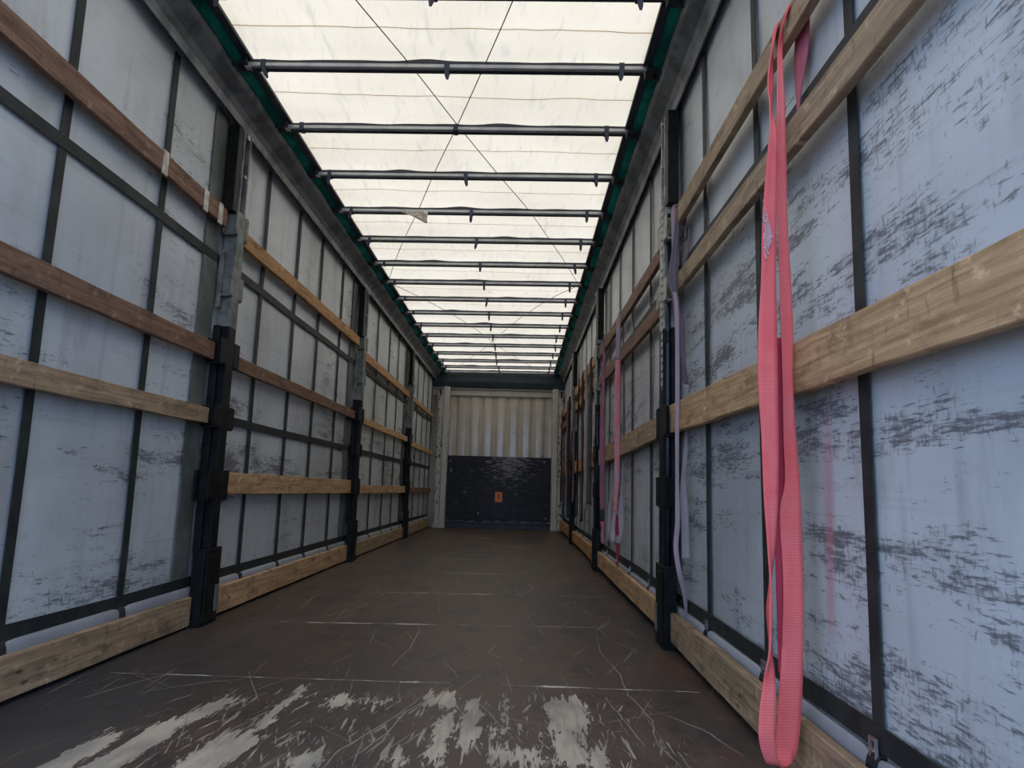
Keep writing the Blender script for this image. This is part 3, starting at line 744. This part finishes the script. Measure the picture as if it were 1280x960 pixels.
for b in range(4):
    for k_, (m, what, lvl, a0, a1, b0, b1) in enumerate(RBD[b]):
        y0, y1 = gapR[b]
        plank('R', y0, y1, a0, a1, b0, b1, m, f'{what} on the right wall, {BAYN[b]} bay, {lvl}', gR)

# ------------------------------------------------------------------ sliding posts
def finish_post(t, U, y, lean):
    for q, rr in ((2.765, .016), (2.52, .011)):
        bm = bmesh.new(); tube(bm, [(U(.088), y - .02 + lean * q, q), (U(.104), y - .02 + lean * q, q)], rr, 10)
        keep(finish('roller_bolt', bm, 'buckle_metal', t))
    return t
n = N('notched_metal'); q_ = n.step(n.math('SINE', n.mul(n.z, 150.0)), .25, .45); w_ = n.step(n.noise(n.tc.outputs['Object'], 25, 3), .36, .5)
MAT['notched_metal'] = n.bsdf(n.mix(n.mul(q_, w_), (.44, .41, .34), (.035, .03, .025)), .5)
def post(side, y, levels, label, lean=0.0, tone='galvanised'):
    sgn = -1 if side == 'L' else 1
    cx = CL if side == 'L' else CR
    U = lambda u: cx - sgn * u                      # u = distance inwards from the curtain
    t = thing('sliding_post', label, 'post', (U(.06), y, 0), 'sliding posts of both side walls')
    def B(name, mat, boxes, bv=.003):
        bm = bmesh.new()
        for (u0, u1, v0, v1, z0, z1) in boxes:
            box(bm, (min(U(u0), U(u1)), y + v0, z0), (max(U(u0), U(u1)), y + v1, z1))
        for v_ in bm.verts: v_.co.y += lean * v_.co.z
        return keep(finish(name, bm, mat, t, bevel=bv))
    B('lower_shaft', 'black_steel', [(.040, .098, -.045, .050, 0, .40), (.022, .098, -.045, .050, .40, 1.62), (.022, .060, -.080, -.045, .38, 1.62), (.022, .060, .050, .075, .38, 1.62)])
    B('middle_shaft', tone, [(.022, .098, -.045, .050, 1.62, 2.30), (.022, .045, -.085, -.045, 1.72, 2.05)])
    B('upper_rails', tone, [(.030, .092, -.048, -.034, 2.30, 2.80), (.030, .092, .034, .050, 2.30, 2.80)])
    B('slot_back_and_shade', 'black_steel', [(.022, .034, -.075, .060, 2.25, 2.82), (.030, .088, -.12, -.060, 2.28, 2.80)])  # second block is a black stand-in for the shade beside the shaft
    B('foot', 'black_steel', [(.040, .104, -.105, .105, .0, .40), (.104, .112, -.09, .03, .02, .37)])
    B('foot_scrape', 'galvanised', [(.104, .110, .05, .095, .06, .20)], .001)
    for z0, z1, mat in levels:
        for s_ in (-1, 1):
            bm = bmesh.new(); a, b = (s_ * .05, s_ * .118) if s_ > 0 else (-.078, -.135)
            if mat == 'galvanised': a, b = (.05, .088) if s_ > 0 else (-.048, -.082)
            for (u0, u1, v0, v1, q0, q1) in ((.022, .032, a, b, z0, z1), (.032, .10, s_ * .045, a, z0, z1), (.095, .102, a, b, z0 - .005, z1 + .005), (.032, .095, a, b, z0 - .012, z0 - .004), (.032, .10, a, a + s_ * .010, z0, z1)):
                box(bm, (min(U(u0), U(u1)), y + min(v0, v1), q0), (max(U(u0), U(u1)), y + max(v0, v1), q1))
            for v_ in bm.verts: v_.co.y += lean * v_.co.z
            keep(finish('board_pocket', bm, mat, t, bevel=.002))
    if side == 'L': return finish_post(t, U, y, lean)
    bm = bmesh.new(); tube(bm, [(U(.075), y - .060 + lean * z, z) for z in (.36, 1.0, 1.5, 2.24)], .014, 12)
    keep(finish('guide_tube', bm, 'blue_black_tube', t, True))
    bm = bmesh.new(); tube(bm, [(U(.075), y - .060 + lean * 1.55, 1.54), (U(.075), y - .060 + lean * 1.58, 1.60)], .019, 12)
    keep(finish('tube_collar', bm, 'black_steel', t))
    if side == 'R':
        bm = bmesh.new(); box(bm, (min(U(.098), U(.101)), y - .040, 1.30), (max(U(.098), U(.101)), y - .004, 2.30))
        for v_ in bm.verts: v_.co.y += lean * v_.co.z
        keep(finish('notched_strip', bm, 'notched_metal', t))
    return finish_post(t, U, y, lean)
nm = ['', 'nearest', 'second nearest', 'farthest']
for i in (1, 2, 3):
    lv = [(1.055, 1.165, 'black_steel'), (.665, .815, 'black_steel'), (1.405, 1.535, 'black_steel'), (1.80, 1.92, 'galvanised'), (2.16, 2.29, 'galvanised')]
    post('L', PL_Y[i], lv, f'black and grey sliding post on the left wall, {nm[i]} of the three')
for i in (1, 2, 3):
    lv = [(1.06, 1.205, 'black_steel'), (.70, .84, 'black_steel'), (1.76, 1.87, 'pale_rail'), (2.09, 2.21, 'pale_rail')]
    post('R', PR_Y[i], lv, f'black and pale sliding post on the right wall, {nm[i]} of the three', lean=[0, -.03, 0, 0][i], tone='pale_rail')
# rear corner posts of the open end, outside the picture's frame but part of the shell
for s_, x in ((-1, CL), (1, CR)):
    bm = bmesh.new(); box(bm, (min(x, x - s_ * .06), Y0, 0), (max(x, x - s_ * .06), Y0 + .12, 2.9)); struct(finish('trim_4' if s_ < 0 else 'trim_5', bm, 'black_steel', bevel=.004))

# ------------------------------------------------------------------ slings and straps hanging on the right wall
def over_board(y, w_, ztop, zback, xs=(XR - .006, XR + .036)):
    return [((xs[1], y - w_, zback), (xs[1], y + w_, zback)), ((xs[1], y - w_, ztop - .02), (xs[1], y + w_, ztop - .02)),
            (((xs[0] + xs[1]) / 2, y - w_, ztop + .006), ((xs[0] + xs[1]) / 2, y + w_, ztop + .006))]
t = thing('round_sling', 'long bright pink doubled lifting sling hung over the top board of the right wall', 'sling', (.72, 1.9, 0))
PLr = [((.750, 1.955, 2.180), (.752, 1.995, 2.180)), ((0.717, 1.95, 2.017), (0.736, 1.96, 2.018)), ((0.702, 1.9, 1.896), (0.711, 1.91, 1.896)), ((0.676, 1.84, 1.776), (0.696, 1.84, 1.776)), ((0.665, 1.84, 1.677), (0.694, 1.84, 1.678)), ((0.649, 1.84, 1.504), (0.687, 1.84, 1.504)), ((0.642, 1.84, 1.35), (0.682, 1.84, 1.351)), ((0.631, 1.84, 1.203), (0.68, 1.84, 1.204)), ((0.627, 1.84, 1.057), (0.678, 1.84, 1.058)), ((0.632, 1.84, 0.914), (0.676, 1.84, 0.915)), ((0.634, 1.84, 0.758), (0.67, 1.84, 0.759)), ((0.641, 1.84, 0.63), (0.662, 1.85, 0.631)), ((0.643, 1.83, 0.547), (0.653, 1.86, 0.547)), ((0.638, 1.82, 0.472), (0.645, 1.87, 0.472)), ((0.633, 1.82, 0.384), (0.649, 1.86, 0.384)), ((0.621, 1.84, 0.303), (0.651, 1.84, 0.304)), ((0.609, 1.84, 0.225), (0.65, 1.84, 0.227)), ((0.607, 1.84, 0.165), (0.647, 1.84, 0.167)), ((0.629, 1.86, 0.108), (0.665, 1.86, 0.103)), ((0.660, 1.90, 0.100), (0.705, 1.895, 0.093)), ((0.672, 1.912, 0.125), (0.719, 1.912, 0.120))]
bm = bmesh.new(); ribbon(bm, over_board(1.975, .02, 2.204, 2.14) + PLr, .005, 6, 4, .002); keep(finish('left_strand', bm, 'sling_pink', t, True))
PRr = [((.749, 1.87, 2.170), (.752, 1.90, 2.172)), ((0.741, 1.93, 2.096), (0.755, 1.93, 2.097)), ((0.734, 1.92, 2.011), (0.751, 1.92, 2.012)), ((0.725, 1.91, 1.903), (0.749, 1.91, 1.903)), ((0.723, 1.91, 1.815), (0.748, 1.91, 1.815)), ((0.715, 1.91, 1.713), (0.748, 1.91, 1.713)), ((0.718, 1.91, 1.533), (0.745, 1.91, 1.533)), ((0.718, 1.91, 1.374), (0.749, 1.91, 1.375)), ((0.718, 1.91, 1.221), (0.751, 1.91, 1.222)), ((0.718, 1.91, 1.069), (0.746, 1.91, 1.07)), ((0.716, 1.91, 0.921), (0.750, 1.91, 0.922)), ((0.716, 1.91, 0.802), (0.755, 1.91, 0.803)), ((0.700, 1.91, 0.715), (0.756, 1.91, 0.716)), ((0.704, 1.91, 0.539), (0.756, 1.91, 0.541)), ((0.698, 1.91, 0.413), (0.752, 1.91, 0.415)), ((0.688, 1.91, 0.287), (0.746, 1.91, 0.289)), ((0.679, 1.91, 0.206), (0.739, 1.91, 0.208)), ((0.673, 1.91, 0.144), (0.731, 1.91, 0.142)), ((0.672, 1.91, 0.100), (0.719, 1.91, 0.095))]
bm = bmesh.new(); ribbon(bm, over_board(1.885, .02, 2.204, 2.14) + PRr, .005, 6, 4, .002); keep(finish('right_strand', bm, 'sling_pink', t, True))
# dark folded edge between the two strands and the piece behind the top board
mid = [((.690, 1.925, a[0][2]), (.735, 1.925, a[0][2])) for a in PLr[7:16]]
bm = bmesh.new(); ribbon(bm, mid, .004, 5, 2)
sling('sling_deep', (.46, .045, .085), (.36, .035, .07), (.2, .02, .04), .5)
keep(finish('inner_fold', bm, 'sling_deep', t, True))
bm = bmesh.new(); ribbon(bm, [((.800, 1.93, 2.17), (.806, 1.85, 2.17)), ((.800, 1.955, 2.06), (.806, 1.87, 2.06)), ((.800, 1.95, 1.96), (.803, 1.92, 1.96)), ((.802, 1.95, 1.88), (.802, 1.94, 1.88))], .004, 5, 3)
keep(finish('back_strand', bm, 'sling_rose', t, True))
bm = bmesh.new(); ribbon(bm, [((.690, 1.92, .10), (.715, 1.92, .10)), ((.690, 1.93, .05), (.706, 1.93, .05)), ((.675, 1.91, .010), (.690, 1.90, .010)), ((.64, 1.86, .004), (.655, 1.85, .004))], .004, 5, 2)
keep(finish('tail', bm, 'sling_pink', t, True))
n = N('frayed_fibre'); MAT['fray'] = n.bsdf((.86, .62, .64), .9)
bm = bmesh.new()
for _ in range(420):
    z = random.gauss(1.475, .032); x = .651 + random.random() * .022 * (1 - abs(z - 1.475) / .09)
    a = Vector((x, 1.8365, z)); b = a + Vector((random.uniform(-.006, .004), -.0015 - random.random() * .004, random.uniform(-.012, .012)))
    tube(bm, [a, b], .0007, 3)
keep(finish('frayed_patch', bm, 'fray', t))['label'] = 'frayed whitish patch'

t = thing('lashing_strap', 'faded lilac-grey strap hung over the top board beside the nearest right post', 'strap', (.77, 3.35, 0))
GA = [((0.754, 3.345, 2.200), (0.766, 3.345, 2.200)), ((0.748, 3.35, 2.130), (0.768, 3.35, 2.130)), ((0.728, 3.35, 1.958), (0.758, 3.35, 1.959)), ((0.706, 3.35, 1.829), (0.755, 3.35, 1.824)), ((0.724, 3.35, 1.744), (0.757, 3.35, 1.735)), ((0.738, 3.35, 1.618), (0.785, 3.35, 1.610)), ((0.749, 3.35, 1.525), (0.790, 3.35, 1.519)), ((0.768, 3.35, 1.406), (0.791, 3.35, 1.407)), ((0.790, 3.38, 1.293), (0.812, 3.38, 1.290)), ((0.798, 3.41, 1.178), (0.812, 3.41, 1.171)), ((0.798, 3.41, 1.06), (0.812, 3.41, 1.061)), ((0.782, 3.37, 0.959), (0.802, 3.37, 0.96)), ((0.763, 3.35, 0.826), (0.786, 3.35, 0.826)), ((0.759, 3.35, 0.713), (0.796, 3.35, 0.714)), ((0.762, 3.35, 0.639), (0.799, 3.35, 0.64)), ((0.765, 3.35, 0.528), (0.802, 3.35, 0.529)), ((0.764, 3.35, 0.462), (0.805, 3.35, 0.463))]
bm = bmesh.new(); ribbon(bm, over_board(3.345, .016, 2.204, 2.02) + GA[:9], .005, 5, 3, .004); keep(finish('upper_length', bm, 'sling_lilac', t, True))
bm = bmesh.new(); ribbon(bm, GA[8:], .005, 5, 3, .003); keep(finish('lower_length', bm, 'sling_white', t, True))
bm = bmesh.new(); ribbon(bm, [((.800, 3.36, 2.08), (.812, 3.32, 2.08)), ((.792, 3.38, 1.95), (.808, 3.34, 1.95)), ((.775, 3.42, 1.84), (.802, 3.42, 1.85))], .004, 4, 2); 
for v_ in bm.verts: v_.co.x = max(v_.co.x, .790)
keep(finish('back_length', bm, 'sling_lilac', t, True))
t = thing('lashing_strap', 'narrow faded pink strap hanging close by the nearest right post down to the lowest board', 'strap', (.74, 3.3, 0))
GB = [((0.728, 3.3, 1.673), (0.747, 3.3, 1.673)), ((0.73, 3.3, 1.514), (0.75, 3.3, 1.514)), ((0.729, 3.3, 1.279), (0.75, 3.3, 1.28)), ((0.727, 3.3, 1.049), (0.746, 3.3, 1.05)), ((0.726, 3.3, 0.824), (0.744, 3.3, 0.825)), ((0.724, 3.3, 0.633), (0.747, 3.3, 0.633)), ((0.716, 3.3, 0.52), (0.738, 3.3, 0.52)), ((0.730, 3.3, 0.405), (0.752, 3.3, 0.406)), ((0.770, 3.36, 0.291), (0.790, 3.36, 0.291)), ((0.792, 3.42, 0.200), (0.803, 3.42, 0.200)), ((0.795, 3.45, 0.160), (0.803, 3.45, 0.160))]
GB2 = [((a[0] - .0, 3.385, a[2]), (b[0], 3.385, b[2])) for a, b in [((.735, 0, 2.19), (.752, 0, 2.19)), ((.737, 0, 1.95), (.750, 0, 1.95)), ((.735, 0, 1.80), (.750, 0, 1.80))]]
bm = bmesh.new(); ribbon(bm, over_board(3.385, .010, 2.204, 2.10) + GB2 + GB, .004, 5, 3, .002); keep(finish('webbing', bm, 'sling_faded', t, True))

t = thing('lashing_strap', 'red-pink strap with a white bottom loop hanging in the second bay of the right wall', 'strap', (.73, 5.3, 0))
BA = [((0.735, 5.34, 2.150), (0.752, 5.34, 2.150)), ((0.716, 5.3, 2.021), (0.750, 5.3, 2.022)), ((0.712, 5.3, 1.768), (0.750, 5.3, 1.769))]
BA2 = [((0.712, 5.3, 1.768), (0.750, 5.3, 1.769)), ((0.705, 5.3, 1.58), (0.752, 5.3, 1.581)), ((0.706, 5.3, 1.333), (0.749, 5.3, 1.334)), ((0.708, 5.3, 1.089), (0.75, 5.3, 1.09)), ((0.709, 5.3, 0.819), (0.745, 5.3, 0.82)), ((0.704, 5.3, 0.611), (0.725, 5.3, 0.612))]
BA3 = [((0.704, 5.3, 0.611), (0.725, 5.3, 0.612)), ((0.681, 5.25, 0.496), (0.71, 5.25, 0.496)), ((0.668, 5.22, 0.425), (0.712, 5.22, 0.420)), ((0.690, 5.22, 0.392), (0.725, 5.26, 0.388)), ((0.720, 5.28, 0.405), (0.765, 5.30, 0.400)), ((.748, 5.36, .52), (.795, 5.36, .52)), ((0.754, 5.4, 0.639), (0.797, 5.4, 0.64)), ((0.771, 5.4, 0.851), (0.799, 5.4, 0.852)), ((0.786, 5.4, 0.992), (0.795, 5.4, 0.993))]
bm = bmesh.new(); ribbon(bm, over_board(5.34, .014, 2.150, 1.95) + BA, .004, 5, 3, .002); keep(finish('upper_length', bm, 'sling_faded', t, True))
bm = bmesh.new(); ribbon(bm, BA2, .004, 5, 3, .002); keep(finish('red_length', bm, 'sling_patchy', t, True))
bm = bmesh.new(); ribbon(bm, BA3, .004, 5, 3, .002); keep(finish('white_loop', bm, 'sling_white', t, True))
bm = bmesh.new(); ribbon(bm, [((.715, 5.31, .60), (.735, 5.31, .60)), ((.715, 5.31, .43), (.748, 5.31, .43)), ((.728, 5.31, .30), (.746, 5.31, .30)), ((.734, 5.31, .21), (.744, 5.31, .21))], .004, 4, 2); keep(finish('tail', bm, 'sling_deep', t, True))
BBr = [((0.790, 5.45, 2.111), (0.797, 5.45, 2.111)), ((0.790, 5.45, 1.852), (0.802, 5.45, 1.852)), ((0.790, 5.45, 1.597), (0.808, 5.45, 1.598)), ((0.790, 5.45, 1.282), (0.812, 5.45, 1.283)), ((0.792, 5.45, 1.10), (0.806, 5.45, 1.10))]
bm = bmesh.new(); ribbon(bm, BBr, .004, 5, 3, .0); keep(finish('back_length', bm, 'sling_lilac', t, True))

t = thing('lashing_strap', 'dull rose strap with a dark patch hanging just in front of the second right post', 'strap', (.73, 6.25, 0))
CA = [((0.728, 6.27, 2.165), (0.742, 6.27, 2.165)), ((0.72, 6.25, 1.945), (0.747, 6.25, 1.945)), ((0.715, 6.25, 1.723), (0.744, 6.25, 1.724)), ((0.703, 6.25, 1.453), (0.746, 6.25, 1.454)), ((0.702, 6.25, 1.144), (0.749, 6.25, 1.145)), ((0.705, 6.25, 0.86), (0.751, 6.25, 0.861)), ((0.711, 6.25, 0.60), (0.751, 6.25, 0.602))]
CB = [((0.711, 6.25, 0.60), (0.751, 6.25, 0.602)), ((0.713, 6.25, 0.50), (0.751, 6.25, 0.50))]
CC = [((0.713, 6.25, 0.50), (0.751, 6.25, 0.50)), ((0.727, 6.25, 0.387), (0.748, 6.25, 0.384)), ((0.734, 6.25, 0.305), (0.752, 6.25, 0.306))]
bm = bmesh.new(); ribbon(bm, over_board(6.27, .012, 2.176, 1.98) + CA, .004, 5, 3, .002); keep(finish('webbing', bm, 'sling_dark_rose', t, True))
bm = bmesh.new(); ribbon(bm, CB, .006, 4, 3); keep(finish('dark_patch', bm, 'sling_black', t, True))
bm = bmesh.new(); ribbon(bm, CC, .004, 4, 3); keep(finish('lower_end', bm, 'sling_rose', t, True))
bm = bmesh.new(); ribbon(bm, [((.790, 6.15, .95), (.800, 6.15, .95)), ((.770, 6.15, .60), (.795, 6.15, .60)), ((.758, 6.15, .42), (.798, 6.15, .42)), ((.748, 6.2, .33), (.785, 6.2, .33))], .004, 5, 3); keep(finish('grey_tail', bm, 'sling_white', t, True))

def simple_strap(y, mat, label, x=.738, w_=.045, zt=2.20, zb=.5, wav=.012, flare=0.0):
    bm = bmesh.new(); rows = []; m = 12
    for k_ in range(m + 1):
        f = k_ / m; z = zt - .02 - (zt - .02 - zb) * f
        yy = y + wav * noise.noise((y * 3, z * 2, 1)); hw = w_ / 2 * (.5 + .5 * min(1, f * 4)) * (1 + flare * f) * (.75 + .5 * noise.noise((z * 2.4, y, 7)) + .1)
        w_ = w_ * 1.0; xx = x - .012 * noise.noise((z * 1.7, y, 3)) - hw * .3
        rows.append(((xx - hw, yy, z), (min(xx + hw, XR - .004), yy + .01, z)))
    ribbon(bm, over_board(y, .010, zt, zt - .25) + rows, .004, 3, 2, .002)
    o = finish('lashing_strap', bm, mat, None, True)
    return tag(o, label, 'strap', 'dark straps in the far right bays')
simple_strap(7.42, 'sling_olive', 'olive-grey strap hanging just behind the second right post', zt=2.192, zb=.62, w_=.045, flare=.5)
simple_strap(8.35, 'sling_maroon', 'thin dark maroon strap hanging midway in the third bay of the right wall', zt=2.20, zb=.40, w_=.035)
simple_strap(7.85, 'sling_white', 'short pale grey strap end hanging in the third bay of the right wall', zt=2.196, zb=.55, w_=.04, flare=.6)
simple_strap(9.05, 'sling_black', 'thin black strap hanging in the third bay of the right wall', zt=2.205, zb=.45, w_=.03)
simple_strap(9.75, 'sling_lilac', 'greyish lilac strap hanging just before the farthest right post', zt=2.208, zb=.60, w_=.035, flare=.5)
simple_strap(10.65, 'sling_black', 'broad black strap hanging just behind the farthest right post', zt=2.198, zb=.35, w_=.05)
simple_strap(11.2, 'sling_dark_rose', 'dull dark rose strap hanging in the farthest bay of the right wall', zt=2.196, zb=.50, w_=.045)
simple_strap(11.9, 'sling_teal', 'teal strap hanging from the third board in the farthest bay of the right wall', zt=1.12, zb=.30, w_=.045, flare=.4)
simple_strap(12.6, 'sling_maroon', 'reddish brown strap hanging nearest to the front wall on the right', zt=2.19, zb=.55, w_=.04)
# rope end with hook dangling between the two upper boards, second bay right
bm = bmesh.new(); tube(bm, [(.79, 5.0, 2.09), (.792, 5.02, 2.0), (.796, 4.98, 1.92), (.792, 4.90, 1.86), (.794, 4.95, 1.95), (.79, 4.92, 2.06)], .006, 6)
tag(finish('rope_loop', bm, 'sling_white', None, True), 'small pale rope loop dangling behind the top boards in the second right bay', 'rope')
